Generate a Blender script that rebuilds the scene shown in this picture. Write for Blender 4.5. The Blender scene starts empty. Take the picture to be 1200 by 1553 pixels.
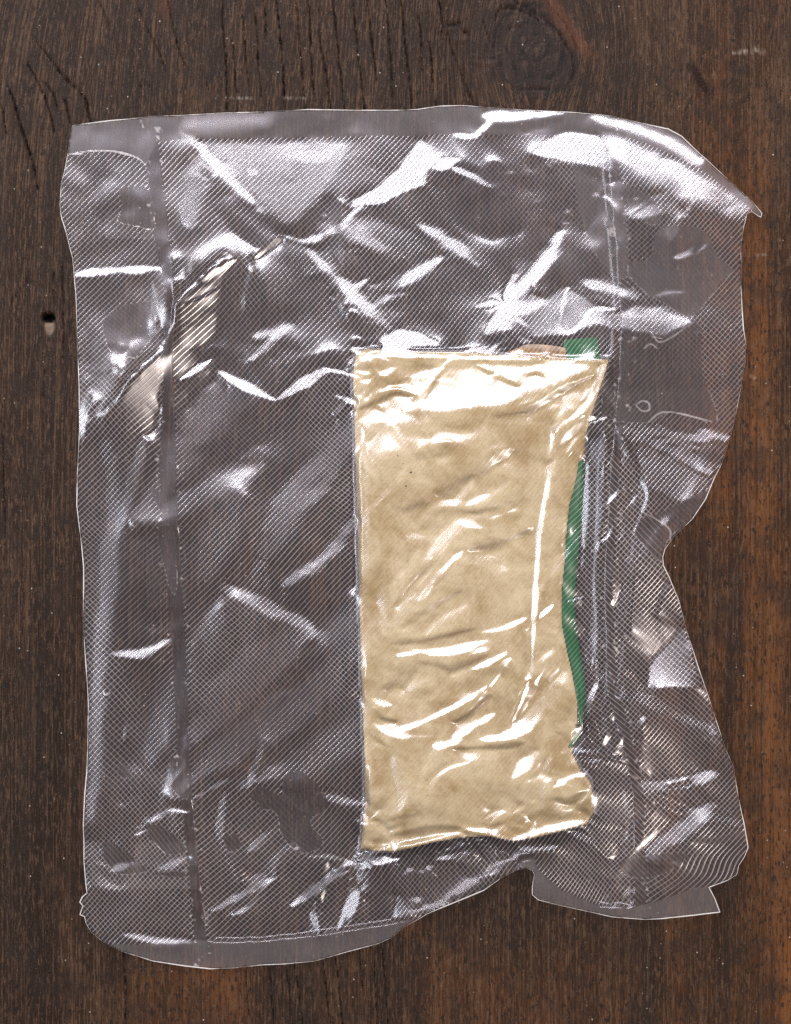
import bpy, math
import numpy as np
from mathutils import Vector

sc = bpy.context.scene
COL = sc.collection
rng = np.random.default_rng(11)

# ---------------------------------------------------------------- camera, world, lamps
S = 0.00027                      # metres per photograph pixel
W_PX, H_PX = 1200.0, 1553.0
CAM_H = 0.95

def wx(px): return (px - W_PX / 2) * S
def wy(py): return (H_PX / 2 - py) * S

cam_d = bpy.data.cameras.new("camera")
cam = bpy.data.objects.new("camera", cam_d)
COL.objects.link(cam)
cam.location = (0, 0, CAM_H)
cam_d.sensor_fit = 'VERTICAL'
cam_d.sensor_height = 24.0
cam_d.lens = 24.0 / (2 * math.tan(math.atan((H_PX * S / 2) / CAM_H)))
cam_d.clip_start = 0.01
cam_d.clip_end = 50
sc.camera = cam

world = bpy.data.worlds.new("World")
sc.world = world
world.use_nodes = True
bg = world.node_tree.nodes["Background"]
bg.inputs[0].default_value = (0.88, 0.83, 1.0, 1)
bg.inputs[1].default_value = 0.17

sc.view_settings.view_transform = 'Standard'
sc.view_settings.look = 'None'
sc.view_settings.exposure = 0.22
sc.view_settings.gamma = 1.0
sc.cycles.use_denoising = False
sc.cycles.max_bounces = 8
sc.cycles.transparent_max_bounces = 24
sc.cycles.caustics_reflective = False
sc.cycles.caustics_refractive = False
sc.cycles.sample_clamp_indirect = 3.0

def area(name, loc, sx, sy, power, col):
    d = bpy.data.lights.new(name, 'AREA')
    d.shape = 'RECTANGLE'; d.size = sx; d.size_y = sy
    d.energy = power; d.color = col
    o = bpy.data.objects.new(name, d)
    COL.objects.link(o)
    o.location = loc
    o.rotation_euler = (Vector((0, 0, 0)) - Vector(loc)).to_track_quat('-Z', 'Y').to_euler()
    return o

WIN = Vector((-0.13, 0.86, 1.04))        # the wide window beyond the top edge
LAMP = Vector((1.00, -0.72, 1.00))       # a smaller warm lamp behind the lower right corner
area("window_light", WIN, 1.20, 0.62, 50.0, (0.985, 0.975, 1.0))
area("warm_lamp", LAMP, 0.20, 0.20, 20.0, (1.0, 0.89, 0.76))
SIDE = Vector((-1.15, 0.06, 0.92))       # a dimmer second window on the left
area("side_window", SIDE, 0.80, 0.55, 19.0, (0.90, 0.95, 1.0))

# ---------------------------------------------------------------- small numpy toolkit
def blur(a, s):
    """Gaussian blur with mirrored borders, sigma in samples."""
    if s <= 0: return a
    p = int(min(4 * s + 2, min(a.shape) - 1))
    b = np.pad(a, p, mode='reflect')
    fy = np.fft.fftfreq(b.shape[0])[:, None]; fx = np.fft.rfftfreq(b.shape[1])[None, :]
    g = np.exp(-2 * (math.pi * s) ** 2 * (fx * fx + fy * fy))
    r = np.fft.irfft2(np.fft.rfft2(b) * g, s=b.shape)
    return r[p:-p, p:-p]

def noise(shape, s, sy=None):
    """Smooth random field, unit variance, feature size s (samples) in x and sy in y."""
    sy = s if sy is None else sy
    a = rng.standard_normal(shape)
    fy = np.fft.fftfreq(shape[0])[:, None]; fx = np.fft.rfftfreq(shape[1])[None, :]
    g = np.exp(-2 * math.pi ** 2 * (fx * fx * s * s + fy * fy * sy * sy))
    r = np.fft.irfft2(np.fft.rfft2(a) * g, s=shape)
    return r / (r.std() + 1e-9)

def sstep(a, b, x):
    t = np.clip((x - a) / (b - a), 0, 1)
    return t * t * (3 - 2 * t)

def seg_dist(X, Y, pts, widths=None):
    """Distance of every sample to a polyline (and the interpolated width)."""
    best = np.full(X.shape, 1e9); bw = np.ones(X.shape)
    for i in range(len(pts) - 1):
        (x0, y0), (x1, y1) = pts[i][:2], pts[i + 1][:2]
        dx, dy = x1 - x0, y1 - y0
        L2 = dx * dx + dy * dy + 1e-9
        t = np.clip(((X - x0) * dx + (Y - y0) * dy) / L2, 0, 1)
        d = np.hypot(X - x0 - t * dx, Y - y0 - t * dy)
        m = d < best
        best = np.where(m, d, best)
        if widths is not None:
            bw = np.where(m, widths[i] + t * (widths[i + 1] - widths[i]), bw)
    return best, bw

def smooth_poly(pts, n=6):
    """Catmull-Rom through an open polyline."""
    P = [np.array(p[:2], float) for p in pts]
    P = [2 * P[0] - P[1]] + P + [2 * P[-1] - P[-2]]
    out = []
    for i in range(1, len(P) - 2):
        for k in range(n):
            t = k / n
            out.append(tuple(0.5 * ((2 * P[i]) + (-P[i-1] + P[i+1]) * t + (2*P[i-1] - 5*P[i] + 4*P[i+1] - P[i+2]) * t*t
                       + (-P[i-1] + 3*P[i] - 3*P[i+1] + P[i+2]) * t**3)))
    out.append(tuple(P[-2]))
    return out

def inside(X, Y, poly):
    r = np.zeros(X.shape, bool)
    n = len(poly)
    for i in range(n):
        x0, y0 = poly[i]; x1, y1 = poly[(i + 1) % n]
        if y0 == y1: continue
        c = ((Y >= min(y0, y1)) & (Y < max(y0, y1)))
        r ^= c & (X < x0 + (Y - y0) * (x1 - x0) / (y1 - y0))
    return r

class Grid:
    def __init__(s, x0, x1, y0, y1, st):
        s.x0, s.y0, s.st = x0, y0, st
        s.xs = np.arange(x0, x1 + st * .5, st); s.ys = np.arange(y0, y1 + st * .5, st)
        s.X, s.Y = np.meshgrid(s.xs, s.ys)
        s.shape = s.X.shape; s.NF = np.zeros(s.shape)
    def box(s, pts, pad):
        px = [p[0] for p in pts]; py = [p[1] for p in pts]
        i0 = max(0, int((min(px) - pad - s.x0) / s.st)); i1 = min(s.shape[1], int((max(px) + pad - s.x0) / s.st) + 2)
        j0 = max(0, int((min(py) - pad - s.y0) / s.st)); j1 = min(s.shape[0], int((max(py) + pad - s.y0) / s.st) + 2)
        return (slice(j0, max(j1, j0 + 1)), slice(i0, max(i1, i0 + 1)))
    def poly(s, pts, feather=3.0):
        sl = s.box(pts, feather * 4 + 6)
        m = inside(s.X[sl], s.Y[sl], pts).astype(float)
        return sl, sstep(.12, .88, blur(m, feather / s.st) + .16 * s.NF[sl])
    def stroke(s, pts, w, soft=0.6):
        sl = s.box(pts, w * 2.2 + 4)
        n = len(pts)
        ws = [w * (.30 + .70 * math.sin(math.pi * (.04 + .92 * k / (n - 1))) ** .55) for k in range(n)]
        d, bw = seg_dist(s.X[sl], s.Y[sl], pts, ws)
        d = d + s.NF[sl] * np.minimum(bw * .30, 2.6)
        return sl, 1 - sstep(1 - soft, 1 + soft, d / bw)

def solve(gx, gy, h0, lam):
    """Height field whose slope is as near (gx,gy) as can be, held loosely to h0 (Neumann borders)."""
    ny, nx = gx.shape
    d = np.zeros((ny, nx))
    d[:, :-1] += gx[:, :-1]; d[:, 1:] -= gx[:, :-1]
    d[:-1, :] += gy[:-1, :]; d[1:, :] -= gy[:-1, :]
    r = d - lam * h0
    e = np.concatenate([r, r[:, ::-1]], 1); e = np.concatenate([e, e[::-1, :]], 0)
    F = np.fft.rfft2(e)
    ky = 2 - 2 * np.cos(2 * math.pi * np.fft.fftfreq(2 * ny))[:, None]
    kx = 2 - 2 * np.cos(2 * math.pi * np.fft.rfftfreq(2 * nx))[None, :]
    return np.fft.irfft2(-F / (kx + ky + lam), s=e.shape)[:ny, :nx]

def grads(h):
    gx = np.zeros_like(h); gy = np.zeros_like(h)
    gx[:, :-1] = h[:, 1:] - h[:, :-1]; gy[:-1, :] = h[1:, :] - h[:-1, :]
    return gx, gy

def smax(a, b, k):
    return 0.5 * (a + b + np.sqrt((a - b) ** 2 + k * k))

# ---------------------------------------------------------------- object helpers
def link(name, me, mat=None, parent=None):
    o = bpy.data.objects.new(name, me)
    COL.objects.link(o)
    if mat: me.materials.append(mat)
    if parent: o.parent = parent
    return o

def empty(name, loc, label=None, cat=None, kind=None):
    o = bpy.data.objects.new(name, None)
    COL.objects.link(o); o.location = loc
    o.empty_display_size = 0.02
    if label: o["label"] = label
    if cat: o["category"] = cat
    if kind: o["kind"] = kind
    return o

def grid_mesh(name, G, H, cells, attrs=None, normals=None):
    """Mesh from the chosen cells of a height field; H in photograph pixels."""
    ny, nx = G.shape
    idx = np.arange(ny * nx).reshape(ny, nx)
    j, i = np.nonzero(cells)
    q = np.stack([idx[j, i], idx[j + 1, i], idx[j + 1, i + 1], idx[j, i + 1]], 1)
    used = np.zeros(ny * nx, bool); used[q.ravel()] = True
    remap = np.cumsum(used) - 1
    q = remap[q]
    X = wx(G.X).ravel()[used]; Y = wy(G.Y).ravel()[used]; Z = (H * S).ravel()[used]
    co = np.stack([X, Y, Z], 1).astype(np.float32)
    me = raw_mesh(name, co, q)
    for k, v in (attrs or {}).items():
        a = me.attributes.new(k, 'FLOAT', 'POINT')
        a.data.foreach_set('value', v.ravel()[used].astype(np.float32))
    if normals is not None:
        me.normals_split_custom_set_from_vertices(normals.reshape(-1, 3)[used].tolist())
    return me

def raw_mesh(name, co, q):
    me = bpy.data.meshes.new(name)
    n = q.shape[1]
    me.vertices.add(len(co)); me.vertices.foreach_set('co', co.ravel().astype(np.float32))
    me.loops.add(q.size); me.loops.foreach_set('vertex_index', q.ravel().astype(np.int32))
    me.polygons.add(len(q))
    me.polygons.foreach_set('loop_start', np.arange(0, q.size, n, dtype=np.int32))
    me.polygons.foreach_set('loop_total', np.full(len(q), n, np.int32))
    me.update(calc_edges=True)
    me.polygons.foreach_set('use_smooth', np.ones(len(q), bool))
    me.validate()
    return me

def tube(name, pts, r, n=6):
    """Thin closed-ended rod along world points."""
    P = np.array(pts, float); N = len(P)
    T = np.gradient(P, axis=0); T /= np.linalg.norm(T, axis=1)[:, None] + 1e-12
    up = np.array([0, 0, 1.0])
    A = np.cross(T, up); A /= np.linalg.norm(A, axis=1)[:, None] + 1e-12
    B = np.cross(A, T)
    rr = np.broadcast_to(np.asarray(r, float), (N,))
    co = []
    for k in range(n):
        a = 2 * math.pi * k / n
        co.append(P + rr[:, None] * (math.cos(a) * A + math.sin(a) * B))
    co = np.stack(co, 1).reshape(-1, 3)
    q = []
    for i in range(N - 1):
        for k in range(n):
            q.append((i * n + k, i * n + (k + 1) % n, (i + 1) * n + (k + 1) % n, (i + 1) * n + k))
    return raw_mesh(name, co, np.array(q))

# ---------------------------------------------------------------- material helpers
class NT:
    def __init__(s, name):
        s.m = bpy.data.materials.new(name); s.m.use_nodes = True
        s.t = s.m.node_tree; s.t.nodes.clear()
        s.out = s.t.nodes.new('ShaderNodeOutputMaterial')
    def n(s, typ, inp=None, **props):
        x = s.t.nodes.new(typ)
        for k, v in props.items(): setattr(x, k, v)
        for k, v in (inp or {}).items():
            if isinstance(v, bpy.types.NodeSocket): s.t.links.new(v, x.inputs[k])
            else: x.inputs[k].default_value = v
        return x
    def attr(s, name): return s.n('ShaderNodeAttribute', attribute_name=name).outputs['Fac']
    def math(s, op, a, b=0.0, c=0.0, clamp=False):
        x = s.t.nodes.new('ShaderNodeMath'); x.operation = op; x.use_clamp = clamp
        for i, v in enumerate((a, b, c)):
            if isinstance(v, bpy.types.NodeSocket): s.t.links.new(v, x.inputs[i])
            else: x.inputs[i].default_value = v
        return x.outputs[0]
    def step(s, a, b, v):
        x = s.n('ShaderNodeMapRange', {0: v, 1: a, 2: b, 3: 0.0, 4: 1.0}, interpolation_type='SMOOTHSTEP', clamp=True)
        return x.outputs[0]
    def mix(s, f, a, b, blend='MIX'):
        x = s.t.nodes.new('ShaderNodeMix'); x.data_type = 'RGBA'; x.blend_type = blend
        for k, v in ((0, f), (6, a), (7, b)):
            if isinstance(v, bpy.types.NodeSocket): s.t.links.new(v, x.inputs[k])
            else: x.inputs[k].default_value = v if k == 0 else (*v, 1) if len(v) == 3 else v
        return x.outputs[2]
    def shader(s, f, a, b):
        x = s.t.nodes.new('ShaderNodeMixShader')
        for k, v in ((0, f), (1, a), (2, b)):
            if isinstance(v, bpy.types.NodeSocket): s.t.links.new(v, x.inputs[k])
            else: x.inputs[k].default_value = v
        return x.outputs[0]
    def done(s, surf):
        s.t.links.new(surf, s.out.inputs['Surface']); return s.m

# ================================================================= TABLE (setting)
def axis(lo, a, b, hi, st):
    left = a - (a - lo) * np.linspace(1, 0, 18)[:-1] ** 1.6
    right = b + (hi - b) * np.linspace(0, 1, 18)[1:] ** 1.6
    return np.concatenate([left, np.arange(a, b, st), [b], right])

class WG: pass
TG = WG()
TG.xs = axis(-2600, -60, 1260, 3800, 1.5); TG.ys = axis(-2200, -60, 1613, 3700, 3.6)
TG.X, TG.Y = np.meshgrid(TG.xs, TG.ys); TG.shape = TG.X.shape
X, Y = TG.X, TG.Y
cr = np.zeros(X.shape); Hw = np.zeros(X.shape)
def crack(pts, w=1.6, depth=3.0, dark=1.0):
    global cr, Hw
    w = max(.5 * w, .6); depth *= 1.6; p = smooth_poly([(x + rng.normal(0, .8), y) for x, y in pts], 5)
    px = [a[0] for a in p]; py = [a[1] for a in p]
    sl = (slice(max(0, np.searchsorted(TG.ys, min(py) - 14)), np.searchsorted(TG.ys, max(py) + 14)),
          slice(max(0, np.searchsorted(TG.xs, min(px) - 14)), np.searchsorted(TG.xs, max(px) + 14)))
    if sl[0].stop <= sl[0].start or sl[1].stop <= sl[1].start: return
    n = len(p); ws = [w * (0.35 + 0.65 * math.sin(math.pi * min(1, max(0.04, k / (n - 1)))) ** .6) * rng.uniform(.75, 1.2) for k in range(n)]
    d, bw = seg_dist(X[sl], Y[sl], p, ws)
    m = (1 - sstep(0.25, 1.5, (d + .45 * rng.standard_normal(d.shape)) / (bw + .3))) * np.clip(.8 + .35 * rng.standard_normal((d.shape[0], 1)), .25, 1)
    cr[sl] = np.maximum(cr[sl], m * dark); Hw[sl] = np.minimum(Hw[sl], -depth * m)

# drying cracks along the grain, above and below the bag
for x0, y0, x1, y1, w in [(335,-40,345,172,1.5),(367,5,378,150,1.1),(387,10,396,150,.9),(416,-40,433,172,2.0),(444,-40,463,172,1.5),
        (466,-40,478,172,1.1),(482,12,501,172,1.7),(501,-40,523,172,1.7),(531,-40,553,170,1.5),(554,-40,573,140,1.2),(604,-40,628,170,1.9),
        (635,25,641,110,1.0),(664,-40,671,55,1.4),(397,-40,403,60,.9),(585,0,596,150,.8),(650,60,662,160,.7),(352,60,362,168,.8)]:
    crack([(x0, y0), (x0*.68+x1*.32+rng.normal(0,1.2), y0*.68+y1*.32), (x0*.35+x1*.65+rng.normal(0,1.2), y0*.35+y1*.65), (x1, y1)], w)
crack([(680,52),(688,80),(700,110),(712,140),(721,165)], 1.6)
crack([(252,-10),(262,40),(273,80),(284,104)], 1.3); crack([(205,0),(222,40),(240,75),(252,110)], 1.0, dark=.8)
crack([(150,0),(165,40),(172,62)], .8, dark=.7)
crack([(58,66),(75,86),(92,112),(112,132),(128,148),(134,170),(138,190)], 3.0, 4.0, .9)
crack([(42,98),(56,124),(66,146),(75,170),(84,205)], 2.4, 4.0, .85); crack([(68,122),(82,146),(90,175)], 1.7, dark=.7)
crack([(12,128),(20,150),(28,180),(37,208),(46,232),(53,262),(58,290)], 2.6, 4.0, .85)
crack([(99,150),(104,172),(109,195)], 2.0, dark=.9); crack([(3,160),(6,180),(10,205)], 1.6, dark=.7)
for x0, y0, x1, y1, w in [(188,1440,191,1600,1.2),(372,1455,384,1600,1.0),(433,1455,449,1600,1.5),(446,1450,466,1600,1.3),(489,1448,505,1590,1.6),
        (508,1450,526,1600,1.4),(545,1440,551,1500,1.2),(580,1440,590,1560,1.5),(568,1462,573,1600,1.1),(410,1470,418,1600,.8)]:
    crack([(x0, y0), (x0*.6+x1*.4, y0*.6+y1*.4), (x1, y1)], w)
crack([(5,600),(4,700),(6,780),(8,850)], 1.0, dark=.8); crack([(13,464),(24,448),(34,436),(46,420)], 1.1, 2.0, .9)
crack([(82,410),(80,440),(82,465)], .9, dark=.7); crack([(96,470),(97,500),(96,545)], 1.2, dark=.7)
crack([(94,400),(95,430),(98,470)], .9, dark=.5); crack([(67,560),(66,620),(68,700)], 1.0, dark=.45)
crack([(212,132),(222,128),(230,136)], .9, 1.5, .7); crack([(306,132),(312,126),(316,134)], 1.4, 2, .9)
# the knot
crack([(752,30),(755,18),(766,11),(785,13),(803,22),(820,30)], 2.6, 3.0, .9)
crack([(782,2),(800,12),(822,26),(842,44),(855,60),(864,80),(870,100),(870,116),(860,128)], 1.6, 2.0, .6)
crack([(845,133),(812,135),(790,136),(762,135)], 1.6, 2.0, .7)
crack([(770,46),(778,40),(790,41)], 1.2, 2, .8); crack([(662,52),(672,50),(682,52)], 2.6, 4, .9)
crack([(678,38),(692,36),(701,31)], 2.2, 3, .9); crack([(699,50),(708,48),(714,53)], 3.0, 4, .9)
crack([(730,20),(738,50),(746,66),(752,76)], 1.4, 2, .8); crack([(820,-20),(836,10),(856,34),(872,66),(890,110)], 1.2, 1.5, .6)
kx, ky = 812.0, 74.0
kr = np.hypot((X - kx - 0.12 * (Y - ky)) / 60, (Y - ky) / 66)
ring = np.exp(-((X - kx) / 95) ** 2 - ((Y - ky) / 100) ** 2)
wob = np.sin(X * .11 + 2 * np.sin(Y * .05)) + np.sin(Y * .17 + X * .05)
rip = np.sin(Y * .62 + 1.8 * np.sin(X * .05) + wob * .8) * np.exp(-((X - 738) / 24) ** 2 - ((Y - 92) / 16) ** 2)
Hw += rip * .8
Hw += -.6 * (1 - sstep(.7, 1.2, kr)) + .3 * np.exp(-((kr - 1.12) / .12) ** 2)
Hw += 1.2 * np.exp(-((X - 702) / 14) ** 2 - ((Y - 61) / 6) ** 2)
# gentle unevenness of the old board
big = (np.sin(X * .013 + 1.1) * np.sin(Y * .004 + .4) + .6 * np.sin(X * .031 + .8 * np.sin(Y * .006)))
Hw += 0.5 * big * np.exp(-((X-600)/1400)**2)
# nail hole: a deep dark well with a chipped lip below
hole = 1 - sstep(.75, 1.1, np.hypot((X - 73.5) / 10.5, (Y - 482) / 7.5))
chip = (1 - sstep(.6, 1.1, np.hypot((X - 75) / (9 - .25*(Y-497)), (Y - 497) / 13))) * (Y > 484)
Hw -= 16 * hole + 2.0 * chip * (1 - hole)
# grain coordinates: the grain flows round the knot and leans at the upper left
gx = X - (X - kx) * 0.75 * ring + 46 * np.exp(-((X - 60) / 150) ** 2) * np.exp(-np.maximum(Y + 40, 0) / 170.0) * -1.0 - 0.07 * np.clip(500 - Y, -300, 700) * np.exp(-((X - 480) / 330) ** 2)
stain = np.exp(-((X - 1062 - .55 * (Y - 122)) / 8.5) ** 2 - ((Y - 121) / 25) ** 2)
stain = sstep(.25, .6, stain + .12 * np.sin(X * .9) * np.sin(Y * .5))
orange = np.exp(-(np.minimum(np.abs(X - 834 - .62 * Y - .002 * (Y - 30) ** 2), 99) / 13) ** 2) * sstep(-30, 5, Y) * (1 - sstep(62, 110, Y))
orange = np.maximum(orange, .7 * np.exp(-((X - 248) / 10) ** 2 - ((Y - 4) / 22) ** 2))
orange = np.maximum(orange, .8 * np.exp(-((X - 622 - .6 * (1402 - Y)) / 14) ** 2 - ((Y - 1404) / 13) ** 2))
orange = np.maximum(orange, .35 * np.exp(-((X - 820) / 24) ** 2 - ((Y - 1546) / 22) ** 2))
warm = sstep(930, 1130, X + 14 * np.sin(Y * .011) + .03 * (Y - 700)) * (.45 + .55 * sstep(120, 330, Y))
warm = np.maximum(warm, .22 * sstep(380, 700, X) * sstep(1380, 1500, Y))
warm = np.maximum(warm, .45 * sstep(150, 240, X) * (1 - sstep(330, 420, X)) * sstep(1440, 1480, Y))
knotm = np.clip(1 - sstep(.75, 1.25, kr) + .8 * np.exp(-((X - 735) / 40) ** 2 - ((Y - 70) / 40) ** 2), 0, 1)
ringm = sstep(.35, .95, np.sin(kr * 21 + 1.6 * np.sin(X * .07 + 1) + 1.2 * np.sin(Y * .09))) * (1 - sstep(.9, 1.5, kr)) * (.55 + .45 * np.sin(X * .21 + Y * .13))
ringm = np.maximum(ringm, .7 * np.exp(-((kr - 1.02) / .07) ** 2) * sstep(-70, 10, X - kx + .4 * (ky - Y)))
chipc = chip * (1 - hole)
scr = np.zeros(X.shape)
for pts in ([(1117,79),(1128,77),(1140,79),(1152,75),(1160,76)], [(1112,80),(1126,80),(1138,77)], [(1145,73),(1150,78),(1158,80)], [(1147,388),(1156,386),(1163,388)], [(352,148),(366,149),(382,149)], [(430,149),(446,150),(462,149)],[(1138,571),(1146,573)]):
    d, _ = seg_dist(X, Y, pts); scr = np.maximum(scr, np.exp(-(d / 1.5) ** 2))

wt = NT("dark_oiled_wood")
at_gx = wt.attr("grain_x"); at_cr = wt.attr("crack"); at_kn = wt.attr("knot"); at_wm = wt.attr("warm"); at_or = wt.attr("orange"); at_st = wt.attr("stain"); at_ch = wt.attr("chip"); at_sc = wt.attr("scratch")
geo = wt.n('ShaderNodeNewGeometry').outputs['Position']
sep = wt.n('ShaderNodeSeparateXYZ', {0: geo})
def gvec(fx, fy):
    return wt.n('ShaderNodeCombineXYZ', {0: wt.math('MULTIPLY', at_gx, fx), 1: wt.math('MULTIPLY', sep.outputs[1], fy), 2: 0.37}).outputs[0]
def nz(vec, scale, detail=4.0, rough=.55, dist=0.0):
    return wt.n('ShaderNodeTexNoise', {'Vector': vec, 'Scale': scale, 'Detail': detail, 'Roughness': rough, 'Distortion': dist}).outputs[0]
fib = nz(gvec(1500, 210), 1.0, 4, .7)              # fine fibres
grain = nz(gvec(260, 7), 1.0, 5, .6, .3)          # growth lines
broad = nz(gvec(38, 2.6), 1.0, 3, .5, .4)         # broad colour bands
mott = nz(geo, 70.0, 5, .65)                      # blotches
pit = nz(geo, 900.0, 2, .7)
dust = wt.n('ShaderNodeTexVoronoi', {'Vector': geo, 'Scale': 420.0, 'Randomness': 1.0}, feature='F1')
dustr = wt.n('ShaderNodeTexWhiteNoise', {'Vector': dust.outputs['Position']}, noise_dimensions='3D')
spk = wt.math('MULTIPLY', wt.math('SUBTRACT', 1.0, wt.step(.07, .17, dust.outputs['Distance'])), wt.step(.88, 1.0, dustr.outputs['Value']))
dust2 = wt.n('ShaderNodeTexVoronoi', {'Vector': geo, 'Scale': 1250.0, 'Randomness': 1.0}, feature='F1')
dustr2 = wt.n('ShaderNodeTexWhiteNoise', {'Vector': dust2.outputs['Position']}, noise_dimensions='3D')
spk2 = wt.math('MULTIPLY', wt.math('SUBTRACT', 1.0, wt.step(.16, .34, dust2.outputs['Distance'])), wt.step(.72, .98, dustr2.outputs['Value']))
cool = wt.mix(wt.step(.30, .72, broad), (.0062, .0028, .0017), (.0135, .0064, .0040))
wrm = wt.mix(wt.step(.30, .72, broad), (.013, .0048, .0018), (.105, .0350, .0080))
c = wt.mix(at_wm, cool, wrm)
blo = nz(gvec(26, 9), 1.0, 4, .6, .5)
c = wt.mix(wt.math('MULTIPLY', wt.step(.50, .68, blo), .55), c, (.0085, .0050, .0036))
c = wt.mix(wt.math('MULTIPLY', wt.step(.46, .32, blo), .35), c, (.052, .026, .0125))
c = wt.mix(wt.math('MULTIPLY', wt.step(.45, .70, grain), .40), c, (.014, .0095, .0075))
c = wt.mix(wt.math('MULTIPLY', wt.step(.48, .66, fib), .58), c, (.056, .0335, .0215))
c = wt.mix(wt.math('MULTIPLY', wt.step(.52, .34, fib), .60), c, (.008, .0055, .0045))
lng = nz(gvec(1250, 16), 1.0, 3, .65)
c = wt.mix(wt.math('MULTIPLY', wt.step(.50, .66, lng), .55), c, (.0075, .005, .004))
c = wt.mix(wt.math('MULTIPLY', wt.step(.47, .36, lng), .55), c, (.046, .025, .0140))
pore = nz(gvec(900, 330), 1.0, 2, .6)
c = wt.mix(wt.math('MULTIPLY', wt.step(.56, .66, pore), .8), c, (.006, .0045, .004))
c = wt.mix(wt.math('MULTIPLY', wt.step(.44, .66, mott), .55), c, (.0105, .0068, .0055))
c = wt.mix(wt.math('MULTIPLY', at_kn, .5), c, (.0085, .006, .006))
c = wt.mix(wt.math('MULTIPLY', wt.attr('ring'), .8), c, (.004, .003, .003))
c = wt.mix(wt.math('MULTIPLY', at_or, .22), c, (.105, .036, .016))
c = wt.mix(wt.math('MULTIPLY', at_st, .85), c, (.0052, .0017, .0011))
c = wt.mix(wt.math('MULTIPLY', at_cr, .93), c, (.004, .003, .003))
c = wt.mix(wt.math('MULTIPLY', wt.math('MULTIPLY', at_ch, wt.step(.25, .7, mott)), .8), c, (.13, .095, .075))
c = wt.mix(wt.math('MULTIPLY', wt.math('MULTIPLY', at_sc, wt.step(.35, .7, fib)), .30), c, (.30, .25, .21))
c = wt.mix(wt.math('MULTIPLY', spk, .4), c, (.42, .36, .31))
c = wt.mix(wt.math('MULTIPLY', spk2, .10), c, (.26, .21, .175))
hgt = wt.math('ADD', wt.math('MULTIPLY', fib, .9), wt.math('ADD', wt.math('MULTIPLY', grain, .8), wt.math('MULTIPLY', pit, .6)))
bmp = wt.n('ShaderNodeBump', {'Strength': .8, 'Distance': .00035, 'Height': hgt}).outputs[0]
rgh = wt.math('ADD', wt.math('MULTIPLY', mott, .22), wt.math('ADD', .40, wt.math('MULTIPLY', at_cr, .3)))
bs = wt.n('ShaderNodeBsdfPrincipled', {'Base Color': c, 'Roughness': rgh, 'Normal': bmp, 'Specular IOR Level': wt.math('MULTIPLY', .05, wt.math('SUBTRACT', 1.0, at_cr))})
M_WOOD = wt.done(bs.outputs[0])

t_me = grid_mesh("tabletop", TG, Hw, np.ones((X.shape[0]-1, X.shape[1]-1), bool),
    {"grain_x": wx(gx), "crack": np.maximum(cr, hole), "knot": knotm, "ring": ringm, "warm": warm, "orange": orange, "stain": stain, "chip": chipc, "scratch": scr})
table = link("tabletop", t_me, M_WOOD)
table["kind"] = "structure"
table["label"] = "dark brown weathered wooden tabletop with cracks, a knot and a nail hole"

# ================================================================= OUTLINES
OUT = [(111,192),(135,189),(167,185),(200,182),(223,179),(232,178),(267,177),(330,173),(400,171),(467,168),(543,169),(607,169),(633,168),(667,163),(700,162),(733,164),(800,169),
 (867,172),(927,177),(973,188),(1013,197),(1033,208),(1053,228),(1083,257),(1117,288),(1140,310),(1153,326),(1151,332),(1137,323),(1130,327),(1125,347),(1121,377),(1122,400),(1122,433),
 (1124,470),(1126,500),(1130,523),(1128,550),(1120,600),(1110,650),(1093,703),(1080,727),(1067,757),(1047,787),(1018,814),(1005,832),(1002,845),(1003,857),(1012,875),(1027,910),(1040,957),
 (1057,1013),(1080,1080),(1097,1133),(1110,1160),(1117,1203),(1125,1243),(1132,1283),(1127,1296),(1118,1310),(1115,1324),(1100,1333),(1073,1343),(1082,1360),(1090,1381),(1050,1386),(1000,1391),
 (977,1392),(927,1388),(883,1378),(840,1368),(815,1361),(806,1353),(806,1340),(809,1322),(806,1316),(796,1312),(783,1315),(760,1326),(733,1346),(687,1366),(647,1383),(613,1403),(593,1420),(573,1429),(533,1440),
 (477,1455),(433,1460),(400,1461),(360,1465),(320,1467),(283,1463),(233,1455),(187,1441),(157,1426),(140,1412),(132,1398),(130,1388),(123,1385),(126,1376),(128,1372),(123,1366),(127,1358),(134,1352),(132,1336),
 (129,1303),(128,1253),(130,1203),(133,1170),(134,1133),(135,1067),(133,1033),(130,993),(127,943),(128,883),(128,860),(125,827),(118,767),(119,717),(123,650),(122,583),(119,517),(117,450),(115,427),(112,393),
 (102,353),(95,330),(93,313),(95,280),(100,260),(105,233)]
PK = [(541,536),(556,531),(600,535),(660,536),(700,536),(760,540),(820,544),(870,546),(921,547),(917,562),(908,590),(900,615),(892,640),(887,660),(884,690),(873,730),(862,765),(858,800),(855,850),(850,900),(850,945),(858,985),
 (866,1020),(873,1060),(874,1090),(868,1115),(866,1140),(878,1165),(893,1182),(897,1205),(897,1232),(888,1246),(850,1256),(810,1266),(778,1271),(740,1263),(700,1266),(660,1272),(625,1281),(600,1287),(570,1287),(548,1285),(551,1255),(555,1215),
 (554,1150),(551,1080),(548,980),(545,880),(543,800),(540,700),(538,620),(536,570)]
SEAL_L = [(229,178,16),(232,215,16),(243,333,26),(260,450,14),(257,600,15),(255,700,24),(260,800,26),(273,1000,20),(280,1150,18),(294,1300,16),(305,1420,16),(310,1467,16)]
SEAL_R = [(925,176,15),(930,250,15),(938,350,16),(945,430,15),(948,480,15),(945,560,15),(938,640,14),(930,700,14),(925,800,13),(919,880,13),(922,950,14),(925,1040,16),(945,1110,18),(958,1160,16),(966,1200,15),(968,1300,15),(971,1393,15)]

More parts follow.
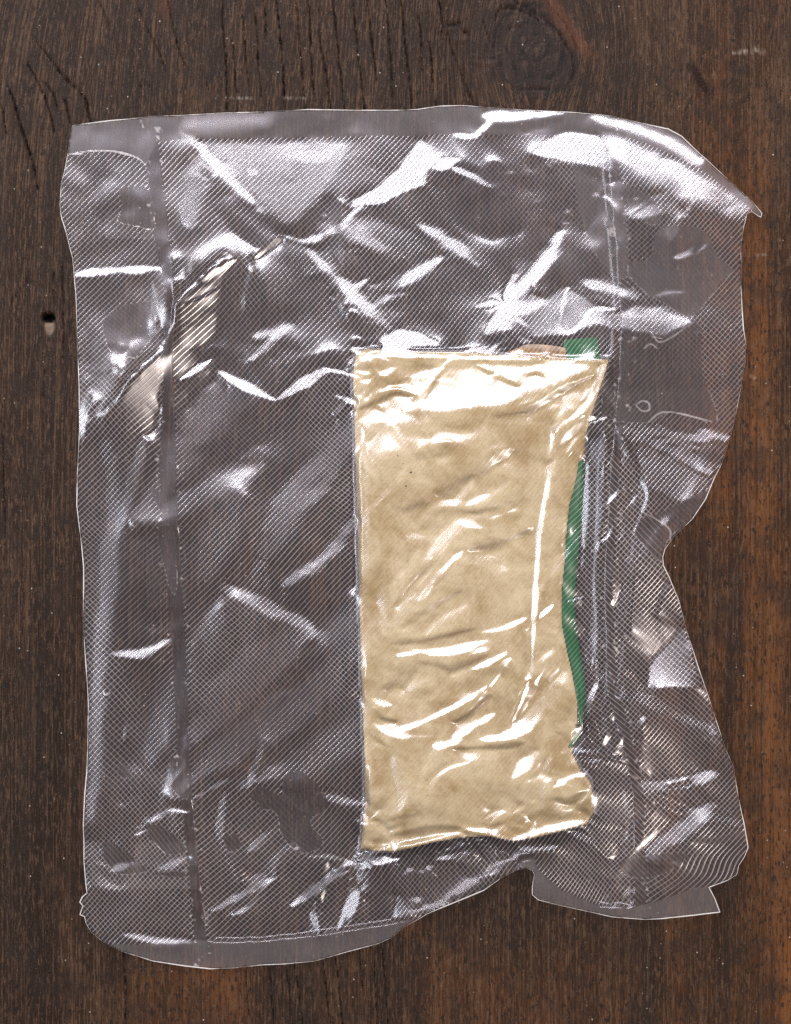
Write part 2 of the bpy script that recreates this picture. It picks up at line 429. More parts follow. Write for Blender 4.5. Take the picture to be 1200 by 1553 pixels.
G = Grid(84, 1164, 150, 1479, 1.5)
X, Y = G.X, G.Y; st = G.st
G.NF = .6 * noise(G.shape, 3.5) + .6 * noise(G.shape, 9)
IN = inside(X, Y, OUT)
edge_d, _ = seg_dist(X, Y, OUT + [OUT[0]])
pin = inside(X, Y, PK); pk_d, _ = seg_dist(X, Y, PK + [PK[0]])
pk_sd = np.where(pin, pk_d, -pk_d)

def place(field, item, val=1.0):
    sl, m = item
    field[sl] = np.maximum(field[sl], m * val)

# ---- base shape of the limp bag (heights in photograph pixels; 1 px = 0.27 mm)
base = 8.0 + 5.0 * sstep(0, 220, np.where(IN, edge_d, 0))
def bump_at(x, y, sx, sy, a): return a * np.exp(-((X - x) / sx) ** 2 - ((Y - y) / sy) ** 2)
base += bump_at(1060, 270, 60, 45, 26) + bump_at(1130, 315, 30, 22, 10)
for bx, by in ((340, 430), (315, 480), (290, 530), (250, 570), (215, 610), (185, 650)): base += bump_at(bx, by, 42, 42, 15)
base += bump_at(1010, 850, 45, 80, 22) + bump_at(720, 1340, 110, 30, 18) + bump_at(800, 1320, 25, 40, 14)
base += bump_at(850, 480, 90, 40, 22) + bump_at(960, 740, 40, 80, 10) + bump_at(560, 1330, 60, 40, 10)
PK_T = 40.0
wl = np.where(X < 620, 9.0, 13.0)
plate = PK_T * sstep(-wl, wl * .9, pk_sd) - 8 * sstep(1200, 1290, Y) * sstep(0, 10, pk_sd) - 24 * (1 - np.clip((Y - 540) / 85, 0, 1)) * sstep(0, 10, pk_sd) * sstep(560, 640, X)
tent = 16 * np.exp(-np.maximum(-pk_sd, 0) / 26) * (X > 560)
base = smax(base, plate + 2, 5) + tent * (1 - sstep(0, 12, pk_sd))
base = blur(base, 1.2)

# ---- slopes that mirror each lamp into the lens
def glint(lamp):
    PX, PY, PZ = wx(X), wy(Y), base * S
    L = np.stack([lamp.x - PX, lamp.y - PY, lamp.z - PZ]); L /= np.linalg.norm(L, axis=0)
    V = np.stack([-PX, -PY, CAM_H - PZ]); V /= np.linalg.norm(V, axis=0)
    Hh = L + V
    return -Hh[0] / Hh[2], Hh[1] / Hh[2]
GWa = glint(WIN - Vector((0.50, 0, 0))); GWb = glint(WIN + Vector((0.50, 0, 0))); GK = glint(LAMP)
GL = glint(SIDE)
GW = ((GWa[0] + GWb[0]) / 2, (GWa[1] + GWb[1]) / 2)
def best_glint(pts):
    """The part of the window whose mirror slope runs straight across the crease."""
    P = np.array(pts, float); c_ = P.mean(0); _, _, vt = np.linalg.svd(P - c_)
    ax = vt[0]; nr = np.array([-ax[1], ax[0]])
    j = int(np.clip((c_[1] - G.y0) / st, 0, G.shape[0] - 1)); i = int(np.clip((c_[0] - G.x0) / st, 0, G.shape[1] - 1))
    ts = np.linspace(0, 1, 9)
    cand = [abs(np.dot(nr, v / np.linalg.norm(v))) for v in (np.array([GWa[k][j, i] for k in (0, 1)]) * (1 - t) + np.array([GWb[k][j, i] for k in (0, 1)]) * t for t in ts)]
    t = ts[int(np.argmax(cand))]
    gl = np.array([GL[k][j, i] for k in (0, 1)])
    if abs(np.dot(nr, gl / np.linalg.norm(gl))) > max(cand) + .12: return GL
    return tuple(GWa[k] * (1 - t) + GWb[k] * t for k in (0, 1))

Tx = np.zeros(G.shape); Ty = np.zeros(G.shape); Wt = np.zeros(G.shape)
def feat(item, g, s=1.0, w=1.0):
    sl, m = item
    m = np.clip(m, 0, 1)
    f = 0.5 + 0.5 * s
    for T, gg in ((Tx, g[0]), (Ty, g[1])):
        T[sl] = T[sl] * (1 - m) + gg[sl] * f * m
    Wt[sl] = np.maximum(Wt[sl], m * w)
AW = (-0.95 * GW[0], -0.95 * GW[1])              # leaning away from the window
FL = (0 * GW[0], 0 * GW[1])
def on_pack(pts): return 535 < np.mean([p[0] for p in pts]) < 895 and 535 < np.mean([p[1] for p in pts]) < 1285
def hs(pts, w, s=1.0, g=None, soft=.6):
    if on_pack(pts) and s > .3: s = min(1.1, s * 1.1 + .22); w *= 1.1
    feat(G.stroke(smooth_poly(pts, 4) if len(pts) > 2 else pts, w * 1.15, soft), best_glint(pts) if g is None else g, s)
def hp(pts, s=1.0, g=None, feather=2.5): feat(G.poly(pts, feather), best_glint(pts) if g is None else g, s)
def dk(pts, w, s=1.0): s *= 2.3 if 535 < np.mean([p[0] for p in pts]) < 895 and 535 < np.mean([p[1] for p in pts]) < 1290 else 1; feat(G.stroke(smooth_poly(pts, 4) if len(pts) > 2 else pts, w, .7), (AW[0] * s, AW[1] * s), 1, .8)

# loose crumple facets as the starting slope
seeds = [(rng.uniform(90, 1160), rng.uniform(160, 1470)) for _ in range(85)] + [(rng.uniform(840, 1120), rng.uniform(420, 1380)) for _ in range(45)] + [(rng.uniform(140, 520), rng.uniform(1120, 1420)) for _ in range(25)]
bd = np.full(G.shape, 1e9); FX = np.zeros(G.shape); FY = np.zeros(G.shape)
for sx_, sy_ in seeds:
    a = rng.uniform(0, 2 * math.pi); mgn = rng.uniform(.04, .20)
    vx, vy = mgn * math.cos(a), mgn * math.sin(a)
    d = np.hypot(X - sx_, (Y - sy_) * .85)
    m = d < bd; bd = np.where(m, d, bd); FX = np.where(m, vx, FX); FY = np.where(m, vy, FY)
FX = blur(FX, 2.5); FY = blur(FY, 2.5)
bgx, bgy = grads(base)
calm = 1 - .85 * sstep(-4, 6, pk_sd)
B0x = bgx / st + FX * calm; B0y = bgy / st + FY * calm

# ---- the tight small crumples: beside the right seal, at the packet's ends, along the bottom
r2 = np.random.default_rng(5)
def crumple(n, x0, x1, y0, y1, ang, spread, L0, L1, w0_, w1_, s0, s1):
    for _ in range(n):
        x, y = r2.uniform(x0, x1), r2.uniform(y0, y1); a = math.radians(ang + r2.normal(0, spread)); L = r2.uniform(L0, L1) / 2
        bnd = r2.normal(0, .16) * L
        pts = [(x - L * math.cos(a), y + L * math.sin(a)), (x + bnd * math.sin(a), y + bnd * math.cos(a)), (x + L * math.cos(a), y - L * math.sin(a))]
        if r2.random() < .30: dk(pts, r2.uniform(w0_, w1_), .6)
        else: hs(pts, r2.uniform(w0_, w1_), r2.uniform(s0, s1), GK if r2.random() < .035 else None)
crumple(17, 255, 545, 560, 1130, 48, 20, 110, 240, 16.0, 34.0, .05, .30)
crumple(9, 270, 760, 230, 470, 45, 50, 70, 150, 10.0, 22.0, .05, .32)
crumple(27, 886, 968, 650, 1140, 80, 28, 26, 90, 2.5, 6.0, .5, 1.1)
crumple(13, 850, 1090, 1010, 1360, 35, 40, 40, 120, 4.0, 11.0, .15, .6)
crumple(11, 300, 520, 1150, 1400, 45, 35, 22, 70, 3.0, 8.0, .15, .6)
crumple(6, 150, 300, 1100, 1330, 40, 50, 16, 50, 3.0, 6.0, .15, .5)
crumple(12, 450, 640, 1290, 1400, 50, 35, 24, 70, 3.0, 7.0, .4, .95)
crumple(10, 640, 830, 1275, 1350, 20, 35, 30, 90, 2.5, 6.0, .2, .6)
crumple(9, 740, 850, 440, 520, 30, 50, 20, 60, 2.5, 6.0, .4, .9)
crumple(10, 500, 600, 400, 620, 30, 50, 24, 60, 2.5, 6.0, .2, .6)
crumple(9, 850, 1110, 220, 480, 20, 50, 30, 90, 4.0, 9.0, .15, .5)
crumple(8, 960, 1090, 640, 800, -28, 20, 35, 100, 3.5, 9.0, .2, .6)
crumple(6, 945, 1070, 840, 1040, 60, 35, 30, 80, 3.0, 7.0, .2, .6)
# ---- window glints on the bag
hs([(735,176),(770,180),(800,176),(850,171)], 9, .6); hs([(738,172),(742,186),(722,206)], 5, .6)
hs([(290,190),(340,186),(400,182)], 15, -.25, soft=.95); hs([(690,206),(712,208),(728,205)], 4, .8)
hp([(530,306),(552,298),(578,280),(605,255),(638,207),(648,240),(646,280),(604,298),(575,312),(546,311)], .95)
hp([(655,256),(668,240),(700,240),(690,256),(672,263)], 1.0); hs([(690,258),(715,268),(742,284)], 5, .8)
hp([(800,236),(830,212),(860,201),(905,206),(925,240),(925,264),(872,249)], .7)
hs([(925,215),(975,246),(1020,270),(1075,295),(1122,322)], 24, .6); hs([(1000,245),(1050,275),(1100,306)], 10, 1.0)
hs([(900,180),(960,195),(1010,215),(1050,245)], 12, .45)
hs([(300,222),(345,268),(385,308)], 9, .45); hp([(310,216),(540,214),(500,285),(440,345),(350,268)], .18, feather=8)
hs([(450,232),(480,240),(516,222)], 7, .45)
hs([(430,358),(470,366),(520,342)], 5, .55); hs([(470,382),(520,432),(575,482),(592,498)], 9, .5); hs([(510,350),(545,318)], 7, .4)
hs([(640,345),(688,370),(722,402)], 8, .5); hs([(600,440),(630,418),(662,396)], 8, .55)
hs([(740,505),(790,440),(828,398),(850,355)], 10, .6)
hp([(752,490),(770,457),(800,446),(828,456),(850,437),(872,442),(896,462),(930,476),(962,462),(1048,486),(1002,513),(962,503),(930,498),(900,488),(880,503),(850,510),(800,515),(768,525)], .38, feather=4)
hs([(775,470),(795,468),(815,462)], 10, 1.0); hs([(785,486),(797,496)], 5, 1.0)
hs([(858,438),(851,470),(848,494),(860,508),(880,493),(895,471),(930,470)], 4, 1.1, soft=.4); hs([(900,487),(920,493),(941,505)], 3.2, .9)
hs([(760,500),(772,515),(800,518)], 6, .8); hs([(960,480),(1000,478),(1040,488)], 10, .55)
hs([(330,563),(370,585),(415,606)], 5.5, .6); hp([(417,611),(440,585),(465,568),(492,557),(502,562),(480,581),(450,597)], 1.0)
hs([(488,559),(515,565),(545,573)], 3, .9); hs([(508,598),(522,604),(538,612)], 3.5, .9); hs([(390,510),(420,505),(440,498)], 9, .35); hs([(380,545),(400,530),(420,505)], 7, .35)
hp([(580,534),(590,508),(606,500),(632,503),(660,517),(668,525),(625,528),(600,536)], 1.0)
hs([(116,418),(165,412),(241,408)], 6, .95)
hs([(158,640),(176,760),(166,860),(151,1000),(146,1150),(137,1235)], 16, .12); hs([(216,670),(198,745),(178,810)], 11, .35); hs([(160,880),(150,1000),(148,1120)], 8, .25)
hs([(172,990),(215,990),(256,970)], 5.5, .5)
hs([(356,893),(322,930),(300,968)], 9, .55); hs([(345,893),(420,928),(472,960)], 14, .6)
hs([(366,988),(352,1016)], 5.5, .85); hs([(294,1122),(330,1085),(372,1060)], 9, .85)
hp([(292,1125),(300,1050),(365,985),(440,945),(482,955),(420,1030),(360,1090)], .2, feather=8)
hs([(438,882),(500,838),(536,792)], 11, .4); hs([(450,775),(490,738),(512,700)], 9, .3)
hs([(444,1370),(480,1345),(512,1318)], 6, .85); hs([(530,1308),(556,1330),(532,1368),(514,1402)], 8, .9); hp([(594,1386),(600,1350),(612,1364),(623,1388)], 1.0)
hs([(545,1298),(570,1303),(592,1300)], 4, .8); hs([(495,1204),(520,1210),(552,1216)], 7, .5); hs([(512,1316),(530,1306),(548,1310)], 5, .9)
hs([(938,648),(1000,675),(1072,716)], 8, .95); hs([(945,690),(965,720),(977,750),(970,776),(958,806)], 3.4, 1.1, soft=.4)
hp([(889,668),(915,660),(916,700),(892,716)], .75); hs([(878,648),(915,634)], 4, .95); hp([(960,665),(1070,725),(1066,760),(975,735)], .3, feather=5)
hp([(1033,948),(1045,1000),(1054,1040),(980,1042),(985,1010),(1010,976)], .85); hs([(948,1045),(1020,1080),(1100,1114)], 8, .45)
hs([(968,1186),(1010,1190),(1060,1178),(1076,1172)], 9, .75); hs([(985,1288),(1030,1258),(1072,1222)], 13, .5); hs([(928,1372),(960,1346)], 6, .85)
hs([(880,1230),(900,1260),(918,1292)], 7, .4); hs([(862,1148),(905,1147),(950,1145)], 4, .65); hs([(850,1137),(880,1134),(905,1140)], 4, .8)
hs([(918,1075),(914,1105),(905,1132)], 3.4, .65); hs([(926,830),(919,900),(921,1000)], 4, .5); hs([(956,806),(954,880),(953,950)], 3.4, .5); hs([(906,1000),(915,1040),(912,1080)], 3, .45)
hs([(870,830),(890,850),(880,880)], 8, .4); hs([(890,760),(905,780)], 8, .45)
hs([(233,1242),(258,1226),(286,1229)], 4, .65); hs([(341,1200),(335,1270),(362,1332)], 6, .4); hs([(298,1206),(345,1180)], 6, .55); hs([(328,1376),(370,1352),(420,1328)], 5, .55); hs([(208,1264),(220,1258)], 4, .6)
hs([(180,1345),(150,1330),(136,1280)], 8, .25); hs([(560,1240),(575,1225)], 4, .4); hs([(190,1415),(240,1424),(290,1426)], 5, .4)
hp([(884,716),(914,716),(914,800),(880,830)], .45, feather=4); hp([(878,840),(914,835),(918,990),(886,1000)], .3, feather=5); hp([(932,850),(952,850),(952,960),(930,960)], .4, feather=4)
hs([(888,700),(884,780),(880,860)], 4, .9); hs([(912,700),(905,780),(902,850)], 3.5, .8); hs([(898,880),(900,940),(896,1010)], 4, .8); hs([(944,960),(938,1010),(932,1050)], 4, .7)
hs([(972,700),(1010,716),(1050,742)], 9, .5); hs([(985,735),(1020,748),(1060,752)], 8, .35); hs([(890,430),(930,440),(960,452)], 9, .5); hs([(905,300),(925,330),(935,380)], 7, .4); hs([(960,330),(1000,318),(1040,330)], 8, .35)
# ---- warm glints
hp([(350,395),(360,402),(336,440),(330,500),(318,520),(275,545),(268,500),(272,460),(310,435)], .85, GK, 7)
hp([(262,520),(330,540),(325,575),(300,590),(262,640),(245,650),(250,560)], .6, GK, 7)
hp([(163,640),(185,605),(210,575),(250,535),(262,540),(245,600),(240,640),(220,662),(195,638)], .95, GK, 6)
hs([(310,430),(335,412),(358,397)], 5, 1.0, GK); dk([(285,462),(310,452),(330,440)], 2.0, .05); hs([(205,590),(225,602),(238,618)], 6, 1.0, GK);  hs([(275,575),(300,560),(322,545)], 5, .7); hs([(428,362),(410,375),(388,393)], 4, .9, GK); hs([(380,415),(372,445),(370,470)], 5, .35)
hs([(938,705),(948,730),(962,748)], 4, .95, GK); hs([(930,862),(934,890),(928,915)], 5, .85, GK); hs([(925,960),(945,965)], 6, .5, GK); hs([(1015,1190),(1040,1185)], 6, .8, GK); hs([(950,1350),(940,1362)], 4, .6, GK)
hs([(770,505),(778,525),(778,535)], 5, .8, GK); hs([(548,1352),(552,1362)], 4, .8, GK)
# ---- leaning away
dk([(430,620),(470,600),(520,590),(545,595)], 7); dk([(330,700),(420,640),(500,640)], 14, .3); dk([(535,480),(560,520),(540,520)], 9, .6)
dk([(955,520),(1000,540),(1055,520)], 16, .3); dk([(940,1060),(952,1110),(962,1150)], 5, .6); dk([(865,1142),(905,1143),(960,1160)], 2.5, .9)
dk([(830,252),(880,262),(925,275)], 5, .8); dk([(745,196),(800,190),(850,182)], 6, .5); dk([(610,1310),(590,1345)], 5, .7); dk([(535,1330),(545,1345)], 4, .7); dk([(430,1300),(470,1320)], 12, .2)
dk([(880,520),(900,500),(930,510)], 6, .5)
# ---- packet: glints and hollows
crumple(18, 548, 910, 530, 556, 10, 25, 14, 44, 1.6, 3.2, .4, 1.0)
crumple(7, 545, 600, 540, 640, 20, 40, 18, 40, 2.0, 4.0, .4, .9)
crumple(14, 550, 890, 1225, 1285, 15, 35, 16, 50, 1.8, 4.0, .3, .9)
crumple(26, 570, 850, 660, 1210, 35, 28, 40, 120, 4.0, 11.0, .0, .3)
crumple(9, 780, 895, 1000, 1240, 45, 40, 24, 70, 3.0, 7.0, .2, .7)
crumple(6, 820, 915, 560, 760, 55, 25, 14, 50, 1.8, 4.0, .3, .8)
hp([(618,571),(640,560),(700,556),(800,552),(900,551),(882,566),(825,588),(790,602),(742,621),(652,624),(640,600)], .85, feather=6); crumple(12, 640, 880, 562, 600, 12, 35, 24, 70, 2.0, 4.5, .2, .6); hs([(565,541),(640,541),(720,544),(800,546)], 3, .9)
hs([(912,560),(892,606),(866,634),(838,652),(833,690),(830,720),(820,780),(812,860),(807,950),(803,1020)], 4.6, .85, soft=.4)
hs([(568,637),(585,634),(602,628)], 6, .85); hs([(600,648),(616,680),(628,720),(655,758),(690,762)], 7, .15); hs([(550,650),(556,760),(555,900)], 5, .3)
hs([(690,762),(705,745),(715,728)], 4, .6); hs([(708,765),(722,757),(738,750)], 4, .9); hs([(700,792),(716,795),(730,800)], 5, .6); hs([(740,787),(780,772)], 5, .5)
hs([(638,907),(665,870),(702,834)], 5, .85); hs([(560,905),(568,915)], 4, .7); hs([(600,917),(622,905)], 4, .6)
hs([(730,956),(760,951),(795,936)], 4, .95); hs([(630,985),(680,985),(738,969)], 6, .95); hs([(718,1010),(742,1000),(764,988)], 4.5, .9); hs([(604,990),(624,988)], 4, .7)
hs([(566,1056),(578,1064),(592,1066)], 4.5, .95); hs([(568,1094),(582,1104),(600,1112)], 3, .9); hs([(598,1106),(640,1092),(690,1066),(742,1038)], 4, .9); hs([(600,1112),(630,1112),(655,1112)], 5, .5)
hs([(690,1112),(715,1098),(747,1080)], 7, 1.0); hs([(728,1116),(760,1114),(792,1100)], 6.5, 1.0); hs([(660,1128),(675,1124),(694,1118)], 5, .9); hs([(772,1090),(782,1068),(792,1042)], 4, .7)
hs([(788,1106),(820,1066),(852,1018)], 11, 1.0); hs([(846,1040),(864,1060),(868,1090)], 6, .6); hs([(778,1172),(795,1156),(812,1138)], 6, .75); hs([(838,1188),(866,1172),(886,1170)], 5, .95); hs([(878,1212),(894,1194)], 3.5, .9)
hs([(690,1248),(740,1258),(776,1268)], 4.5, 1.0); hs([(778,1268),(830,1252),(892,1240)], 5, 1.0); hs([(780,1246),(798,1250)], 4, .6); hs([(548,1245),(566,1244),(580,1256)], 3, .6); hs([(590,1256),(596,1270),(597,1290)], 3, .6)
hs([(648,1212),(655,1180),(680,1160),(712,1150)], 3, .4); hs([(595,1150),(610,1190),(605,1225)], 10, .35)
hs([(560,545),(575,540),(590,548)], 4, .7)
dk([(545,619),(575,607),(600,596),(628,602)], 4, 1); dk([(556,601),(570,578),(562,552)], 4.5, 1); dk([(575,575),(600,580),(618,575)], 3.5, .7); dk([(628,604),(645,660),(652,720),(658,765)], 6, .8)
dk([(895,572),(850,592),(800,622),(750,632)], 8, .9); dk([(710,775),(735,772),(775,760)], 5, .8); dk([(655,850),(625,880),(600,915)], 5, .6); dk([(690,850),(660,885)], 5, .6)
dk([(600,972),(650,966),(720,950)], 5, .7); dk([(640,1000),(690,1008),(735,990)], 7, .7); dk([(740,1050),(715,1075),(690,1092)], 6, 1); dk([(765,1010),(730,1052)], 5, .7); dk([(570,1072),(580,1085),(600,1090)], 4, .8)
dk([(690,1130),(740,1128),(790,1122)], 5, .9); dk([(800,1030),(790,1060),(775,1092)], 4, .7); dk([(840,1205),(862,1210),(880,1196)], 7, .9); dk([(800,1185),(798,1215),(805,1240)], 6, .6); dk([(560,1090),(565,1110),(590,1128)], 3.5, .7)
dk([(830,700),(860,660),(885,640)], 7, .7); dk([(842,660),(846,720),(835,800),(826,900)], 5, .5); dk([(700,1255),(740,1264),(776,1276)], 3, .8); dk([(600,1262),(660,1250),(700,1250)], 7, .6); dk([(840,960),(850,1000),(830,1030)], 6, .4)

# fine wrinkling of the thin film itself
wr = noise(G.shape, 7) * .5 + noise(G.shape, 16)
wgx, wgy = grads(wr)
amp = .5 + .5 * sstep(850, 930, X) + .7 * (sstep(1120, 1180, Y) * (X < 520))
B0x += .8 * wgx * amp * calm; B0y += .8 * wgy * amp * calm
pn = noise(G.shape, 9, 6) * .6 + noise(G.shape, 22, 14) * 1.5
pn = pn + 2.6 * noise(G.shape, 40, 26)
pgx, pgy = grads(blur(pn, 1.0)); pm = sstep(0, 8, pk_sd)
B0x += 1.15 * pgx * pm; B0y += 1.15 * pgy * pm

Wt = np.clip(Wt, 0, 1)
w0 = .07 + .33 * sstep(4, 14, pk_sd)
cx, cy = B0x * (1 - Wt) + Tx * Wt, B0y * (1 - Wt) + Ty * Wt
lam = (st / 95.0) ** 2
NIT = 32
obst = 1.5 + .6 * np.exp(-edge_d / 10)
b_it = base + 2.0
for it in range(NIT):
    h = solve(cx * st, cy * st, b_it, lam)
    if it == NIT - 1: break
    low = np.maximum(obst + .5 - h, 0)
    b_it = b_it + blur(low, 4) * 1.2
    hx, hy = grads(h); hx /= st; hy /= st
    fx = (1 - w0) * hx + w0 * B0x; fy = (1 - w0) * hy + w0 * B0y
    gm = np.hypot(GK[0], GK[1]); along = (hx * GK[0] + hy * GK[1]) / gm
    ex_ = np.maximum(along - np.where(X > 560, .06, .30) * gm, 0) * .9
    fx = fx - ex_ * GK[0] / gm; fy = fy - ex_ * GK[1] / gm
    cx = fx * (1 - Wt) + (Tx + 1.0 * (Tx - hx)) * Wt; cy = fy * (1 - Wt) + (Ty + 1.0 * (Ty - hy)) * Wt
hx, hy = grads(h)
for nm, gg in (('win', GW), ('warm', GK)):
    mk = (Wt > .8) & (np.hypot(Tx - gg[0], Ty - gg[1]) < .15)
    print('HIT', nm, mk.sum(), np.hypot(hx / st - gg[0], hy / st - gg[1])[mk].mean())
print('H', h[IN].min(), h[IN].max())
film = smax(h, obst, 1.5)

# ---- filling follows the film, a hair below it
inner = sstep(0.5, 8, pk_sd)
fs_ = blur(film, 9.0); fl_ = blur(film, 1.0); fill = np.minimum(fl_ + .9 * np.minimum(fl_ - blur(film, 14.0), 0), film) - 1.1
side = -3.0 + sstep(-1.5, 7.0, pk_sd) ** .6 * 200
fill = np.minimum(fill, side)

# ---- maps used by the film material
mline = np.ones(G.shape); vein = np.zeros(G.shape); haze = np.zeros(G.shape)
def seal_mask(pl, g=1.0):
    d, w = seg_dist(X, Y, pl, [p[2] / 2 * g for p in pl])
    return d, w
dL, wL = seal_mask(SEAL_L); dR, wR = seal_mask(SEAL_R)
rag = noise(G.shape, 2.2) * 1.1
sealL = 1 - sstep(-1.2, 1.2, dL - wL + rag * .6); sealR = 1 - sstep(-1.2, 1.2, dR - wR + rag * .6)
TOPB = [(80,236),(112,235),(140,231),(170,231),(195,236),(212,243),(222,252),(238,218),(300,213),(400,211),(550,208),(740,206),(830,208),(900,206),(960,212),(1000,228),(1060,256),(1120,306),(1150,332),(1170,332),(1170,140),(80,140)]
BOTB = [(150,1440),(170,1430),(187,1431),(300,1425),(400,1423),(500,1412),(600,1396),(645,1388),(660,1385),(700,1368),(735,1352),(770,1328),(790,1300),(808,1298),(815,1316),(850,1346),(905,1371),(960,1373),(1000,1364),(1050,1344),(1075,1342),(1110,1400),(1100,1490),(140,1490)]
topb = G.poly(TOPB, 1.2); botb = G.poly(BOTB, 1.2)
band = np.zeros(G.shape); place(band, topb); place(band, botb)
BL = [[(180,287),(215,286),(231,300),(238,345),(215,345),(190,341),(177,337),(186,320),(185,300)],
 [(157,500),(165,480),(200,461),(240,462),(238,490),(230,515),(215,536),(208,546),(195,542),(180,546),(170,535)],
 [(230,738),(256,756),(252,782),(232,752)],[(238,800),(264,800),(268,905),(250,862)],[(155,1280),(172,1276),(225,1315),(203,1325),(178,1323),(160,1305)],[(222,1248),(245,1250),(286,1286),(262,1294),(245,1287),(226,1266)],
 [(172,1320),(215,1323),(270,1318),(285,1330),(240,1326)],[(188,1160),(200,1172),(192,1180),(180,1172)],[(258,1150),(282,1150),(286,1210),(262,1190)],
 [(378,1202),(400,1190),(430,1206),(431,1180),(450,1166),(478,1178),(500,1222),(470,1240),(492,1275),(462,1292),(432,1270),(420,1230),(395,1226)],[(340,1270),(358,1262),(366,1280),(350,1290)],
 [(1000,345),(1062,350),(1086,390),(1110,412),(1090,430),(1052,480),(1020,470),(962,432),(950,402),(985,392),(990,370)],
 [(868,252),(930,262),(946,330),(950,422),(912,402),(880,330)],[(930,275),(985,300),(1000,330),(985,345),(940,300)],
 [(945,510),(1055,488),(1062,560),(1086,640),(1020,624),(985,640),(930,640),(908,622),(925,560)],
 [(960,792),(1010,772),(1070,745),(1045,786),(1010,818),(1000,852),(966,816)],[(780,1290),(806,1290),(806,1318),(790,1312)],[(820,500),(880,455),(900,470),(860,505)],[(940,1300),(1020,1290),(1040,1300),(980,1330),(940,1320)]]
blob = np.zeros(G.shape)
for k, p in enumerate(BL):
    sl, m = G.poly(smooth_poly(p + [p[0]], 3), 2.0)
    mm = sstep(.3, .7, m + .10 * rag[sl])
    mline[sl] *= 1 - mm * (.92 if k not in (12, 14, 13) else .65)
    blob[sl] = np.maximum(blob[sl], mm * (.9 if k in (11, 12, 13) else .35))
    ring_ = np.exp(-((mm - .5) / .28) ** 2)
    yy = Y[sl]; cyy = np.mean([q[1] for q in p])
    vein[sl] = np.maximum(vein[sl], ring_ * (.9 * (yy > cyy) * sstep(0, 10, yy - cyy) + .15) * (1 if k in (0, 1, 5, 6) else .45))
for pts, a in [([(108,236),(128,235)],1.0),([(112,235),(140,231),(170,231),(195,236),(212,243),(222,252)],.8),([(975,530),(985,523),(995,530)],.4),([(962,615),(972,609),(982,612),(983,622),(972,624),(962,615)],.5),
       ([(158,1046),(161,1053),(168,1050)],.9),([(985,505),(1002,520),(1050,490)],.4),([(982,640),(1010,625),(1080,640)],.6),([(970,775),(1010,800),(1012,820)],.5),([(1002,515),(985,512)],.5)]:
    place(vein, G.stroke(smooth_poly(pts, 5) if len(pts) > 2 else pts, 1.0, .6), a)
# tiny trapped bubbles beside the seals
bub = sstep(1.75, 2.1, noise(G.shape, 1.0) + .35 * noise(G.shape, 5)) * np.exp(-((np.minimum(np.abs(dL - wL - 2), np.abs(dR - wR - 2))) / 5) ** 2) * IN
vein = np.maximum(vein, .55 * bub)
mline *= (1 - .62 * sstep(0, 8, pk_sd)) * np.clip(.86 + .17 * noise(G.shape, 45), .5, 1.1)
mline *= (1 - sealL) * (1 - sealR) * (1 - band)
haze = np.clip(.12 * np.maximum(sealL, sealR) + .5 * band + .38 * blob, 0, 1)
warp = 5.5 * noise(G.shape, 60) + 1.1 * noise(G.shape, 16) + sstep(840, 940, X) * (3.5 * noise(G.shape, 44) + .7 * noise(G.shape, 14)) + sstep(1290, 1330, Y) * sstep(480, 600, X) * 8 * noise(G.shape, 24)
drape = np.clip(film - blur(film, 14), -5, 5)
ang = 45.0 + 3.5 * sstep(500, 900, X)
phase = (X * np.cos(np.radians(45)) + Y * np.sin(np.radians(45)) + .075 * (X - 300) * sstep(400, 900, X) + warp * .55 + .30 * drape) / 6.15
phase_b = (X * .7071 - Y * .7071 + 7 * noise(G.shape, 60) + 1.5 * noise(G.shape, 18)) / 6.15
cross = np.clip(.22 + .12 * noise(G.shape, 50), .03, .5)
for p, a in [([(440,560),(545,560),(556,1250),(480,1210),(515,800)],.75),([(120,560),(220,620),(150,900),(290,1300),(300,1420),(130,1420)],.85),([(290,1130),(300,950),(350,890),(480,950),(400,1080)],.8),
             ([(845,690),(960,690),(1100,1130),(1120,1290),(960,1370),(820,1340),(890,1200)],.9),([(590,1290),(780,1290),(760,1330),(620,1400)],.8),([(280,1180),(420,1150),(500,1400),(310,1420)],.5),
             ([(360,360),(440,350),(385,480),(355,470)],.6),([(440,340),(600,480),(580,520),(480,400)],.5),([(840,230),(1100,300),(1110,650),(1000,500),(940,480),(860,300)],.55)]:
    sl, m = G.poly(p, 14); cross[sl] = np.maximum(cross[sl], m * a)
cross *= (1 - .9 * np.maximum(sealL, band)) * (1 - .7 * np.minimum(1, blob * 2)) * np.clip(.8 + .3 * noise(G.shape, 40), .2, 1.2)

